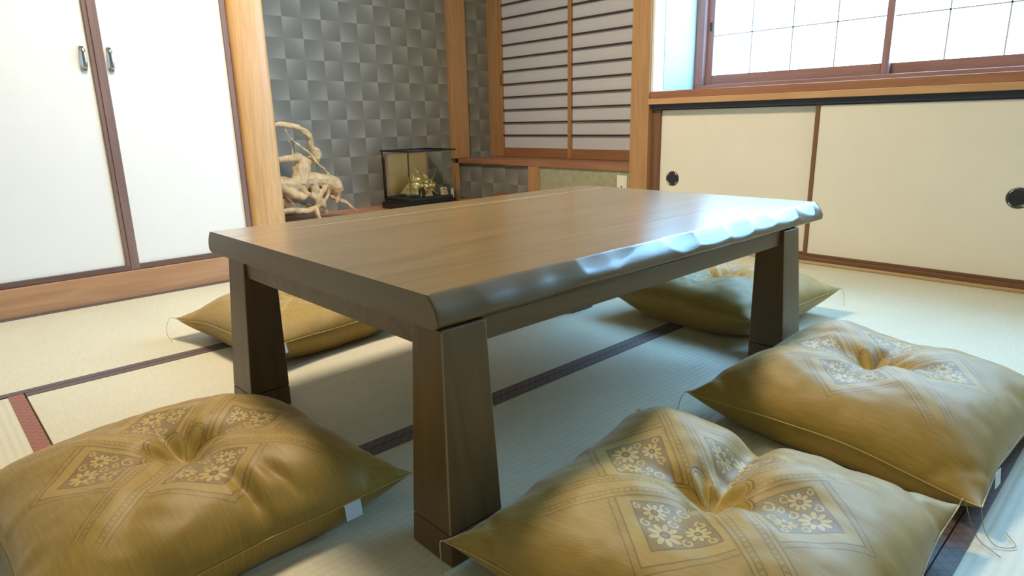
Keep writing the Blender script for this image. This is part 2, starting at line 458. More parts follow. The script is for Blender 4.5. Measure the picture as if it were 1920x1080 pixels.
S(box('ceiling', (X0 - .1, Y0 - .1, ZC), (3.5, 3.8, ZC + .08), M['ceil']), 'board ceiling above the tatami room', 'ceiling')
S(box('wall_front', (X0 - .1, Y0 - .1, -0.1), (3.5, Y0, ZC), M['juraku']), 'brown plaster wall behind the viewer', 'wall')
S(box('wall_side', (X0 - .1, Y0, -0.1), (X0, YL + .1, ZC), M['juraku']), 'brown plaster wall at the viewer\'s left', 'wall')
S(box('wall_left', (X0, YL, -0.1), (0.085, YL + .1, ZC), M['plaster']), 'white plaster wall beside the closet doors', 'wall')
S(box('wall_left_upper', (0.085, YL, 1.82), (1.27, YL + .1, ZC), M['plaster']), 'white plaster wall over the closet doors', 'wall')

# ---- closet on the left wall
S(box('trim_1', (X0, YL - .002, 0.0), (1.10, YL + .09, 0.108), M['sill_x'], bev=0.003), 'orange wooden sill board running under the closet doors', 'sill')
S(box('trim_2', (0.085, YL + .002, 0.109), (1.112, YL + .05, 0.131), M['stile_x'], bev=0.002), 'dark brown threshold strip on the orange closet sill', 'trim')
def closet_door(name, xa, xb, stile_x, hx, label):
    d = S(empty(name, ((xa + xb) / 2, YL + .01, 0.131)), label, 'door')
    box('panel', (xa, YL + .012, 0.131), (xb, YL + .04, 1.80), M['door_white'], d)
    for (sx0, sx1, yy) in stile_x:
        box('stile', (sx0, YL + yy, 0.110 if yy < .01 else 0.131), (sx1, YL + .035, 1.80), M['stile'], d, 0.002)
    # arched pull handle with two foot plates
    hd = empty('handle', (hx, YL + .012, 0.862), d)
    for z in (0.862, 0.936):
        box('foot_plate', (hx - .007, YL + .004, z), (hx + .007, YL + .0122, z + .014), M['chrome'], hd, 0.001)
        lathe = lathe_bm([(0, .0), (.0028, .0), (.0022, .0015), (0, .002)], 10, None, Matrix.Translation((hx, YL + .004, z + .007)) @ Matrix.Rotation(math.pi / 2, 4, 'X'))
        obj('screw', lathe, M['dark_metal'], hd)
    prof = []
    for k in range(13):
        a = math.pi * k / 12
        prof.append((hx, YL + .006 - .011 * math.sin(a) ** .7, 0.905 - .036 * math.cos(a)))
    bm = bmesh.new(); rings = []
    for (px_, py_, pz_) in prof:
        rings.append([bm.verts.new((px_ + dx, py_ + dy, pz_)) for dx, dy in ((-.0075, 0), (-.005, -.0022), (.005, -.0022), (.0075, 0), (.005, .0022), (-.005, .0022))])
    for r0, r1 in zip(rings, rings[1:]):
        for k in range(6): bm.faces.new([r0[k], r0[(k + 1) % 6], r1[(k + 1) % 6], r1[k]])
    bm.faces.new(rings[0]); bm.faces.new(rings[-1])
    obj('grip', bm, M['chrome'], hd, True)
    return d
closet_door('door_1', 0.112, 0.602, [(0.088, 0.112, .004), (0.602, 0.617, .004)], 0.581, 'white closet door at the left edge of the photo')
closet_door('door_2', 0.649, 1.092, [(0.617, 0.648, .001), (1.092, 1.112, .004)], 0.668, 'white closet door next to the pale wooden pillar')

# ---- pale pillar at the corner of the alcove, adzed by hand
bm = bmesh.new(); prof = []
NS, NZ = 40, 70
for j in range(NZ + 1):
    z = 2.40 * j / NZ; ring = []
    for k in range(NS):
        a = 2 * math.pi * k / NS
        cx, cy = math.cos(a), math.sin(a)
        e = 5.0
        rr = (abs(cx) ** e + abs(cy) ** e) ** (-1 / e)
        rr *= 0.080 * (1 + 0.012 * noise.noise(Vector((cx * 1.6, cy * 1.6, z * 2.2))) + 0.02 * noise.noise(Vector((cx * 4, cy * 4, z * 0.8 + 5))))
        ring.append(bm.verts.new((1.194 + rr * cx, YL + .058 + rr * cy * .9, z)))
    prof.append(ring)
for r0, r1 in zip(prof, prof[1:]):
    for k in range(NS): bm.faces.new([r0[k], r0[(k + 1) % NS], r1[(k + 1) % NS], r1[k]])
bm.faces.new(prof[0][::-1]); bm.faces.new(prof[-1])
S(obj('trim_3', bm, M['post_pale'], None, True), 'pale hand-hewn wooden pillar between closet and alcove', 'pillar')

# ---- alcove
S(box('wall_alcove_left', (1.13, YL + .13, 0.0), (1.23, 3.70, ZC), M['plaster']), 'white side wall of the alcove behind the pillar', 'wall')
S(box('wall_alcove_back', (1.13, 3.70, -0.1), (3.03, 3.80, ZC), M['wp_back']), 'grey checked wallpaper on the back wall of the alcove', 'wall')
S(box('wall_alcove_end', (3.03, 3.70, 0.0), (3.50, 3.80, ZC), M['wp_end']), 'narrow strip of grey checked wallpaper left of the shoji screens', 'wall')
S(box('trim_4', (1.23, YL + .02, -0.05), (2.962, 3.70, 0.118), M['sill_x'], bev=0.003), 'orange wooden alcove floor behind the table', 'floor')
S(box('trim_5', (1.23, 3.688, 0.118), (2.945, 3.70, 0.132), M['sill_x']), 'thin wooden strip along the foot of the alcove wallpaper', 'trim')
S(box('trim_6', (2.912, 3.652, 0.118), (2.948, 3.700, 0.372), M['post'], bev=0.002), 'slim wooden corner strip beside the glass case', 'trim')
S(box('trim_7', (2.908, 3.655, 0.404), (3.054, 3.700, 2.40), M['post'], bev=0.003), 'slender wooden post at the back corner of the alcove', 'post')
S(box('wall_alcove_right', (2.962, 2.952, -0.05), (3.10, 3.70, 0.373), M['wp_low']), 'grey checked wallpaper panel below the wooden shelf board', 'wall')
S(box('trim_8', (2.940, 2.855, -0.05), (3.06, 2.952, 0.373), M['post'], bev=0.002), 'short upright of orange wood under the shelf board', 'post')
S(box('wall_right_low', (2.952, 2.13, -0.1), (3.10, 2.855, 0.373), M['beige']), 'greenish beige cloth wall panel below the shelf board', 'wall')
S(box('trim_9', (2.938, 2.138, 0.373), (3.40, 3.652, 0.403), M['board_y'], bev=0.002), 'reddish brown shelf board under the shoji screens', 'shelf')
S(box('trim_10', (3.288, 3.592, 0.403), (3.36, 3.70, 2.40), M['post'], bev=0.002), 'wooden jamb at the left of the shoji screens', 'post')
S(box('wall_shoin_back', (3.40, 2.02, 0.0), (3.5, 3.70, ZC), M['plaster']), 'wall behind the shoji screens', 'wall')
S(box('wall_shoin_upper', (2.96, 2.15, 1.95), (3.40, 3.655, ZC), M['plaster']), 'wall above the shoji screens', 'wall')

def shoji(name, ya, yb, x, label, stile_l, stile_r, catch):
    d = S(empty(name, (x + .012, (ya + yb) / 2, 0.404)), label, 'window')
    z0, z1 = 0.404, 1.93
    box('stile', (x, yb - stile_l, z0), (x + .026, yb, z1), M['shoji_frame_z'], d, 0.0015)
    box('stile', (x, ya, z0), (x + .026, ya + stile_r, z1), M['shoji_frame_z'], d, 0.0015)
    box('rail', (x + .001, ya + stile_r, z0), (x + .025, yb - stile_l, 0.467), M['shoji_frame_y'], d, 0.0015)
    box('rail', (x + .001, ya + stile_r, z1 - .04), (x + .025, yb - stile_l, z1), M['shoji_frame_y'], d, 0.0015)
    box('paper', (x + .016, ya + stile_r, 0.467), (x + .018, yb - stile_l, z1 - .04), M['paper'], d)
    me = None; k = 1
    while 0.467 + 0.0885 * k < z1 - .06:
        z = 0.467 + 0.0885 * k
        if me is None:
            o = box('slat', (x + .002, ya + stile_r, z - .0045), (x + .016, yb - stile_l, z + .0045), M['slat'], d); me = o
        else:
            c = me.copy(); COL.objects.link(c); c.parent = d; c.location = me.location + Vector((0, 0, 0.0885 * (k - 1)))
        k += 1
    if catch:
        box('finger_catch', (x - .0012, yb - .024, 0.905), (x + .004, yb - .016, 0.985), M['cup'], d)
    return d
shoji('window_2', 2.885, 3.592, 3.300, 'shoji screen with dark slats nearer the checked wallpaper', 0.030, 0.030, True)
shoji('window_3', 2.22, 2.905, 3.268, 'shoji screen with dark slats nearer the thick corner post', 0.030, 0.030, False)

# ---- corner post and right wall
S(box('trim_11', (2.918, 2.030, -0.05), (3.04, 2.146, 2.40), M['post'], bev=0.003), 'thick orange wooden corner post between shoji and sliding cupboard', 'post')
S(box('trim_12', (2.958, 1.983, 0.0), (3.00, 2.032, 0.72), M['frame_z']), 'brown jamb at the left of the sliding cupboard doors', 'trim')

def fusuma(name, ya, yb, x, hy, label, left, right):
    d = S(empty(name, (x, (ya + yb) / 2, 0.030)), label, 'door')
    box('panel', (x, ya + .004, 0.036), (x + .016, yb - .004, 0.690), M['fusuma'], d)
    if right: box('stile', (x - .004, ya, 0.030), (x + .020, ya + .019, 0.697), M['frame_z'], d, 0.0015)
    if left: box('stile', (x - .004, yb - .019, 0.030), (x + .020, yb, 0.697), M['frame_z'], d, 0.0015)
    box('rail', (x - .003, ya + .004, 0.030), (x + .019, yb - .004, 0.043), M['frame_y'], d, 0.001)
    box('rail', (x - .003, ya + .004, 0.692), (x + .019, yb - .004, 0.700), M['track'], d)  # top rail in the painted shade of the track gap
    # round recessed pull
    T = Matrix.Translation((x, hy, 0.342)) @ Matrix.Rotation(-math.pi / 2, 4, 'Y')
    pull = obj('pull', lathe_bm([(0.0275, -.004), (0.0275, .0015), (.0300, .0035), (.0345, .0038), (.0375, .0025), (.0385, 0.0), (.0385, -.004)], 40, None, T), M['dark_metal'], d, True)
    obj('cup', lathe_bm([(0.0, .0006), (.024, .0006), (.0270, .0009), (.0278, .0018), (.0272, .0002)], 32, None, T), M['cup'], pull, True)
    for q in range(4):
        bm = bmesh.new(); a0 = math.pi / 4 + q * math.pi / 2; ring = []
        pts = []
        for k in range(7):
            a = a0 + (k - 3) * 0.085
            pts.append(T @ Vector((.0322 * math.cos(a), .0322 * math.sin(a), .0042)))
        obj('ring_inlay', tube_bm(pts, .0022, 6), M['silver'], pull, True)
    return d
fusuma('door_3', 1.168, 1.988, 2.974, 1.905, 'cream sliding cupboard door next to the corner post', False, False)
fusuma('door_4', 0.352, 1.186, 2.950, 0.434, 'wide cream sliding cupboard door at the right edge', True, True)
S(box('trim_13', (2.936, Y0, 0.697), (3.01, 2.030, 0.721), M['track']), 'upper track of the sliding cupboard with its shadow painted blue-black', 'track')
S(box('trim_14', (2.912, Y0, 0.721), (3.02, 2.030, 0.749), M['sill_lip'], bev=0.002), 'pale orange lip board under the window', 'trim')
S(box('trim_15', (2.926, Y0, 0.749), (3.40, 2.030, 0.785), M['board_y'], bev=0.002), 'reddish brown window sill above the sliding cupboard', 'sill')
S(box('trim_16', (2.930, 0.351, 0.0), (3.01, 2.030, 0.030), M['frame_y'], bev=0.001), 'dark brown lower track of the sliding cupboard', 'track')
S(box('trim_17', (2.914, 0.351, 0.0), (2.930, 2.030, 0.013), M['lip'], bev=0.003), 'thin pale wooden strip along the mat edge', 'trim')
S(box('wall_right', (2.935, Y0, -0.1), (3.05, 0.350, 0.6965), M['plaster']), 'plaster wall beyond the sliding cupboard', 'wall')
S(box('wall_right_inner', (3.05, Y0, 0.0), (3.15, 2.03, 0.721), M['plaster']), 'inner wall behind the sliding cupboard', 'wall')
S(box('wall_right_upper', (2.96, Y0, 2.16), (3.50, 2.15, ZC), M['plaster']), 'plaster wall over the window', 'wall')
S(box('wall_right_end', (2.96, Y0, 0.785), (3.50, -0.69, 2.16), M['plaster']), 'plaster wall beside the window, outside the photo', 'wall')

# reveal left of the window, blue daylight painted on as a panel
rv = S(box('wall_reveal', (2.932, 2.016, 0.785), (3.42, 2.030, 2.16), M['plaster']), 'white window reveal, blue window light painted on its panel', 'wall')
box('window_tint_panel', (3.022, 2.012, 0.800), (3.313, 2.0165, 2.16), M['window_tint'], rv)

# ---- window with two frosted sashes and an unseen third added for fill light
win = S(empty('window_1', (3.37, 1.06, 0.785)), 'frosted window with brown sashes over the cream cupboard', 'window')
WX = 3.345
fr = box('sill_rail', (WX - .03, -0.69, 0.785), (WX + .07, 2.012, 0.822), M['sash_y'], win, 0.003)
box('head_rail', (WX - .03, -0.69, 2.12), (WX + .07, 2.012, 2.16), M['sash_y'], win, 0.003)
box('jamb', (WX - .03, 1.962, 0.822), (WX + .07, 2.016, 2.12), M['sash_z'], win, 0.003)
box('jamb', (WX - .03, -0.69, 0.822), (WX + .07, -0.655, 2.12), M['sash_z'], win, 0.003)
pane_me = None
def sash(x, ya, yb, glass_a, glass_b, cols):
    s_ = empty('sash', (x, (ya + yb) / 2, 0.822), win)
    box('stile', (x, glass_b, 0.822), (x + .03, yb, 2.12), M['sash_z'], s_, 0.003)
    box('stile', (x, ya, 0.822), (x + .03, glass_a, 2.12), M['sash_z'], s_, 0.003)
    box('rail', (x, glass_a, 0.822), (x + .03, glass_b, 0.873), M['sash_y'], s_, 0.003)
    box('rail', (x, glass_a, 2.085), (x + .03, glass_b, 2.12), M['sash_y'], s_, 0.003)
    w = (glass_b - glass_a) / cols
    first = None
    for i in range(cols):
        for j in range(6):  # upper rows out of view, height added for more daylight
            lo = (x + .014, glass_a + i * w, 0.873 + j * .202)
            if first is None:
                first = box('pane', lo, (lo[0] + .004, lo[1] + w, lo[2] + .202), M['pane'], s_)
            else:
                c = first.copy(); COL.objects.link(c); c.parent = s_; c.location = first.location + Vector((0, i * w, j * .202))
    for i in range(1, cols): box('muntin', (x + .010, glass_a + i * w - .0034, 0.873), (x + .0138, glass_a + i * w + .0034, 2.085), M['muntin'], s_)
    for j in range(1, 6): box('muntin', (x + .010, glass_a, 0.873 + j * .202 - .0034), (x + .0138, glass_b, 0.873 + j * .202 + .0034), M['muntin'], s_)
    return s_
s1 = sash(WX + .004, 1.044, 1.968, 1.076, 1.924, 4)
box('finger_catch', (WX + .002, 1.936, 1.10), (WX + .008, 1.950, 1.145), M['cup'], s1)
s2 = sash(WX + .036, 0.160, 1.085, 0.205, 1.052, 4)
fill_sash = sash(WX + .004, -0.654, 0.212, -0.620, 0.168, 4)  # unseen sash, added to throw more blue light on the near side

# ------------------------------------------------------------------ the low table
ZT, ZB = 0.415, 0.364
table = tag(empty('low_table', (1.15, 1.10, 0.0)), 'low dark brown wooden table with wavy live edge and thick legs', 'table')

GOUGES = []   # hand cut hollows along the near edge: centre x, centre s, half length, half height, depth
_rg = random.Random(11)
for gx, gs, gl, gh, gd in ((0.575, .30, .045, .55, .004), (0.72, .10, .125, .75, .0085), (0.905, .05, .085, .55, .006), (1.045, .55, .10, .45, .005),
                           (1.165, .02, .060, .70, .009), (1.285, .10, .075, .62, .007), (1.400, .0, .065, .80, .011), (1.515, .15, .075, .55, .006),
                           (1.640, .05, .085, .60, .009), (1.765, .12, .055, .72, .010), (1.84, .3, .035, .4, .004)):
    GOUGES.append((gx, gs, gl * 1.15, gh, gd * 0.62))

def edge_plank(name, y_in, y_top, y_bot, sgn, gouges, seed):
    """sgn -1: the near edge (towards -y), +1: the far edge"""
    NX, NP = 260, 14
    xa, xb = 0.515, 1.860
    bm = bmesh.new(); rows = []
    for i in range(NX + 1):
        x = xa + (xb - xa) * i / NX
        wav = 0.0035 * noise.noise(Vector((x * 5.0, seed, 0))) + 0.0022 * noise.noise(Vector((x * 13.0, seed + 3, 0)))
        ring = [bm.verts.new((x, y_in, ZB)), bm.verts.new((x, y_in, ZT))]
        for k in range(NP + 1):
            s = k / NP
            y = y_top + (y_bot - y_top) * (s ** 0.85) + sgn * (0.008 * math.sin(math.pi * min(1, s * 1.02)) ** 1.0 + wav * (1 - .4 * s))
            if s > 0.86: y -= sgn * 0.010 * ((s - .86) / .14) ** 2
            z = ZT - (ZT - ZB) * s
            if k == 0: z -= 0.0004
            dep = 0.0
            for gx, gs, gl, gh, gd in gouges:
                q = 1 - ((x - gx) / gl) ** 2 - ((s - gs) / gh) ** 2
                if q > 0: dep = max(dep, gd * q)
            y -= sgn * dep
            ring.append(bm.verts.new((x, y, z)))
        rows.append(ring)
    n = len(rows[0])
    for r0, r1 in zip(rows, rows[1:]):
        for k in range(n):
            f = bm.faces.new([r0[k], r0[(k + 1) % n], r1[(k + 1) % n], r1[k]])
            f.smooth = 2 <= k < n - 1
    bm.faces.new(rows[0][::-1]); bm.faces.new(rows[-1])
    return obj(name, bm, M['table_edge'], table)
near = edge_plank('edge_plank', 0.8725, 0.7255, 0.7020, -1, GOUGES, 2.0)
far = edge_plank('edge_plank', 1.4600, 1.5780, 1.6000, 1, [(0.9, .3, .12, .5, .006), (1.3, .3, .15, .5, .006)], 9.0)
# the planks' flat top is finished like the panel, the panel's ends like the planks
cp = box('center_panel', (0.515, 0.8725, ZB), (1.860, 1.4600, ZT), M['table_edge'], table)
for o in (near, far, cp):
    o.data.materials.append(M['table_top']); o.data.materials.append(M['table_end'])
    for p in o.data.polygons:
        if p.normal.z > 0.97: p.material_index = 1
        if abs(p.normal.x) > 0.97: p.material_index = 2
box('inlay_strip', (0.5152, 0.8725, ZT - .004), (1.8598, 0.8742, ZT + .0002), M['inlay_dim'], table)
box('inlay_strip', (0.5152, 1.4575, ZT - .004), (1.8598, 1.4598, ZT + .0003), M['inlay'], table)
# apron boards
box('apron', (0.605, 0.712, 0.326), (1.625, 0.736, ZB), M['table_apron'], table, 0.0015)
box('apron', (0.605, 1.474, 0.326), (1.625, 1.498, ZB), M['table_apron'], table, 0.0015)
box('apron', (0.527, 0.772, 0.326), (0.551, 1.420, ZB), M['table_apron'], table, 0.0015)
box('apron', (1.679, 0.772, 0.326), (1.703, 1.420, ZB), M['table_apron'], table, 0.0015)
def leg(ix, iy, ox_t, oy_t, ox_b, oy_b):
    """inner corner ix, iy; outer corner at top and at floor"""
    zf = 0.049
    def quad(ox, oy, z):
        xs = sorted((ix, ox)); ys = sorted((iy, oy))
        return [(xs[0], ys[0], z), (xs[1], ys[0], z), (xs[1], ys[1], z), (xs[0], ys[1], z)]
    f = zf / ZB
    mx_, my_ = ox_b + (ox_t - ox_b) * f, oy_b + (oy_t - oy_b) * f
    l = obj('leg', hexa_bm(quad(mx_, my_, zf + .0015), quad(ox_t, oy_t, ZB), 0.0022), M['table_leg'], table)
    l.data.materials.append(M['worn_edge_highlight'])  # bevel faces carry the painted edge highlight
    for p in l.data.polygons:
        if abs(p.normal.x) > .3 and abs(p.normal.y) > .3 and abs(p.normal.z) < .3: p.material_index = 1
    obj('foot', hexa_bm(quad(ox_b, oy_b, 0.0015), quad(mx_, my_, zf), 0.0022), M['table_leg'], l)
    return l
leg(0.606, 0.774, 0.521, 0.7015, 0.498, 0.674)
leg(0.594, 1.416, 0.521, 1.5000, 0.498, 1.524)
leg(1.622, 0.776, 1.7060, 0.7015, 1.730, 0.678)
leg(1.622, 1.416, 1.7060, 1.5000, 1.730, 1.524)

# ------------------------------------------------------------------ floor cushions
HS = 0.2775
def zabuton(center, yaw, label, seed=0.0, hump=0.105, tuft=0.075, crease=(), tall=(0, 0, 0, 0), threads=(), tag_at=None, sag=(0, 0, 0, 0), seam_z=0.052):
    root = empty('floor_cushion', (0, 0, 0))
    N = 120
    def seamz(s, t):
        c = (abs(s) * abs(t)) ** 3
        for (cs, ct), g_ in zip(((-1, -1), (1, -1), (1, 1), (-1, 1)), sag):
            c += g_ / .012 * math.exp(-((s - cs) ** 2 + (t - ct) ** 2) / .18)
        return seam_z + 0.012 * c + 0.004 * noise.noise(Vector((s * 2 + seed, t * 2, 1.0)))
    def plan(s, t):
        x = HS * s * (1 - 0.075 * (1 - t * t) * abs(s) ** 2)
        y = HS * t * (1 - 0.075 * (1 - s * s) * abs(t) ** 2)
        w = 0.006 * noise.noise(Vector((s * 2.2 + seed, t * 2.2, 4.0)))
        return x + w, y + w * .6
    def env(s, t, e=2.4, p=0.60):
        return (max(0, 1 - abs(s) ** e) ** p) * (max(0, 1 - abs(t) ** e) ** p)
    def top(s, t):
        r = math.hypot(s, t); th = math.atan2(t, s)
        E = env(s, t)
        z = seamz(s, t) + hump * E
        z -= E * tuft * (0.62 * math.exp(-(r / 0.17) ** 2) + 0.38 * math.exp(-(r / 0.46) ** 2))
        # four valleys running out from the tuft along the sides' middles, puffed between
        val = (0.5 + 0.5 * math.cos(4 * th))
        z -= E * 0.016 * val * math.exp(-((r - 0.42) / 0.38) ** 2)
        # pleats at the tuft
        z += 0.006 * math.cos(8 * th + seed) * math.exp(-((r - 0.14) / 0.10) ** 2)
        # directed creases
        for ang, depth, width, r0, r1 in crease:
            d = Vector((math.cos(ang), math.sin(ang)))
            al = s * d.x + t * d.y; ac = -s * d.y + t * d.x
            if al > 0:
                k = min(1, max(0, (al - r0) / .15)) * min(1, max(0, (r1 - al) / .25))
                z -= depth * k * math.exp(-(ac / width) ** 2)
        # corner fullness
        for (cs, ct), hgt in zip(((-1, -1), (1, -1), (1, 1), (-1, 1)), tall):
            z += hgt * E * math.exp(-((s - cs * .62) ** 2 + (t - ct * .62) ** 2) / 0.10)
        # folds gathered towards the edges and corners
        ed = max(abs(s), abs(t))
        tang = t if abs(s) > abs(t) else s
        fold = math.sin(tang * 15 + 3.0 * noise.noise(Vector((s * 3 + seed, t * 3, 0)))) * math.exp(-((ed - 0.90) / 0.10) ** 2)
        z += 0.0045 * fold * max(0, noise.noise(Vector((s * 2.5 + seed, t * 2.5, 7))) + .25) * 1.6
        cr = abs(s * t)
        z -= 0.005 * math.exp(-((cr - 0.70) / 0.05) ** 2) * (0.6 + 0.8 * noise.noise(Vector((s * 6, t * 6, seed))))
        z += E * 0.010 * noise.noise(Vector((s * 2.4, t * 2.4, seed + 2))) + 0.0025 * E * noise.noise(Vector((s * 9, t * 9, seed)))
        return z
    def bot(s, t):
        E = env(s, t, 2.4, 0.55)
        return max(0.002, seamz(s, t) - 0.125 * E)
    def par(k):   # finer towards the edges
        u = 2 * k / N - 1
        return math.copysign(1 - (1 - abs(u)) ** 1.25, u)
    bm = bmesh.new(); uvl = bm.loops.layers.uv.new('UVMap')
    T = {}; Bv = {}
    for i in range(N + 1):
        for j in range(N + 1):
            s, t = par(i), par(j); x, y = plan(s, t)
            T[i, j] = bm.verts.new((x, y, top(s, t)))
            if 0 < i < N and 0 < j < N and i % 1 == 0: Bv[i, j] = bm.verts.new((x, y, bot(s, t)))
            else: Bv[i, j] = T[i, j]
    for i in range(N):
        for j in range(N):
            idx = ((i, j), (i + 1, j), (i + 1, j + 1), (i, j + 1))
            for D, rev in ((T, False), (Bv, True)):
                k = idx[::-1] if rev else idx
                try: f = bm.faces.new([D[q] for q in k])
                except ValueError: continue
                f.smooth = True
                for lp, q in zip(f.loops, k):
                    lp[uvl].uv = (par(q[0]) * .5 + .5, par(q[1]) * .5 + .5)
    o = obj('cover', bm, M['brocade'], root, False, False)
    # seam cord round the edge
    pts = []
    for k in range(4 * 40):
        side, f = divmod(k, 40); a = 2 * (f / 40) - 1
        s, t = ((a, -1), (1, a), (-a, 1), (-1, -a))[side]
        x, y = plan(s, t); pts.append((x * 1.002, y * 1.002, seamz(s, t)))
    pts.append(pts[0])
    obj('seam', tube_bm(pts, 0.0013, 5, None, False), M['seam'], root, True)
    for (cs, ct), path in threads:
        x, y = plan(cs, ct); z = seamz(cs, ct)
        P = [(x, y, z)] + [(x + a, y + b, max(0.0012, z + c)) for a, b, c in path]
        obj('corner_thread', tube_bm(spline(P, 5), 0.0007, 5), M['thread'], root, True)
    if tag_at:
        s, t, dx, dy, lean = tag_at
        x, y = plan(s, t); z = seamz(s, t)
        w, hgt = 0.030, 0.030
        along = Vector((dx, dy, 0)); outv = Vector((dy, -dx, 0))
        bm = bmesh.new(); V = []
        for th_ in (0.0, 0.0007):
            for a_, b_ in ((-w / 2, 0), (w / 2, 0), (w / 2, -hgt), (-w / 2, -hgt)):
                p_ = Vector((x, y, z)) + along * a_ + outv * (0.002 + th_ - lean * b_) + Vector((0, 0, b_ * (1 - .5 * lean)))
                V.append(bm.verts.new(p_))
        for q in ((0, 1, 2, 3), (7, 6, 5, 4), (0, 4, 5, 1), (1, 5, 6, 2), (2, 6, 7, 3), (3, 7, 4, 0)): bm.faces.new([V[k] for k in q])
        obj('care_tag', bm, M['care'], root)
    root.location = (center[0], center[1], 0.0022)
    root.rotation_euler = (0, 0, math.radians(yaw))
    tag(root, label, 'cushion', 'gold brocade floor cushions round the table')
    return root

zabuton((0.272, 1.128), 1.5, 'gold brocade floor cushion at the lower left, in front of the closet doors', 1.3,
        crease=((-2.2, .012, .10, .2, 1.0), (-1.45, .016, .05, .55, 1.08), (-1.2, .010, .04, .6, 1.05)), tag_at=(0.60, -1, 1, 0, 0.15), seam_z=0.046, hump=0.112, sag=(0, 0, -.028, 0))
zabuton((0.782, 0.4135), 6, 'gold brocade floor cushion nearest the viewer, beside the front table leg', 4.1, tall=(0, 0, .035, 0),
        crease=((0.05, .034, .10, .12, 1.2),),
        threads=(((-1, 1), [(-.012, -.004, .006), (-.02, -.014, -.02), (-.022, -.02, -.05), (-.030, -.03, -.07)]), ((1, -1), [(.02, -.004, .004), (.03, -.014, -.03), (.025, -.03, -.06), (.0, -.06, -.07)])))
zabuton((1.436, 0.403), -3.9, 'gold brocade floor cushion at the right edge with lilac sheen', 7.7, seam_z=0.062, hump=0.115, tall=(0, 0, .032, .016), sag=(-.028, 0, 0, -.010),
        threads=(((-1, 1), [(-.012, .002, -.01), (-.016, .010, -.05)]), ((-1, -1), [(-.01, -.01, -.03), (-.02, -.03, -.05), (.0, -.05, -.06), (.03, -.03, -.06)])), tag_at=(-0.55, -1, 1, 0, 0.1))
zabuton((0.872, 1.922), 6, 'gold brocade floor cushion behind the left table leg', 2.6, seam_z=0.074, hump=0.088, sag=(0, 0, 0, -.022),
        threads=(((-1, 1), [(-.02, -.004, .004), (-.04, -.02, -.03), (-.035, -.04, -.07)]),), tag_at=(-0.83, -1, 1, 0, 0.3))
zabuton((1.962, 1.045), -2, 'brownish gold floor cushion in shade behind the right table leg', 5.5, seam_z=0.075, hump=0.10,
        threads=(((1, -1), [(.004, -.008, -.02), (.004, -.012, -.06)]),))

# ------------------------------------------------------------------ ceiling lamp
lamp = tag(empty('ceiling_lamp', (1.14, 1.86, ZC)), 'round warm ceiling lamp above the table, outside the photo', 'lamp')
TL = Matrix.Translation((1.14, 1.86, 0))
obj('rim', lathe_bm([(.255, ZC - .001), (.275, ZC - .001), (.275, ZC - .06), (.255, ZC - .06)], 40, None, TL), M['post'], lamp)
obj('diffuser', lathe_bm([(0, ZC - .085), (.15, ZC - .08), (.25, ZC - .06), (.25, ZC - .02), (0, ZC - .02)], 40, None, TL), M['lamp'], lamp, True)

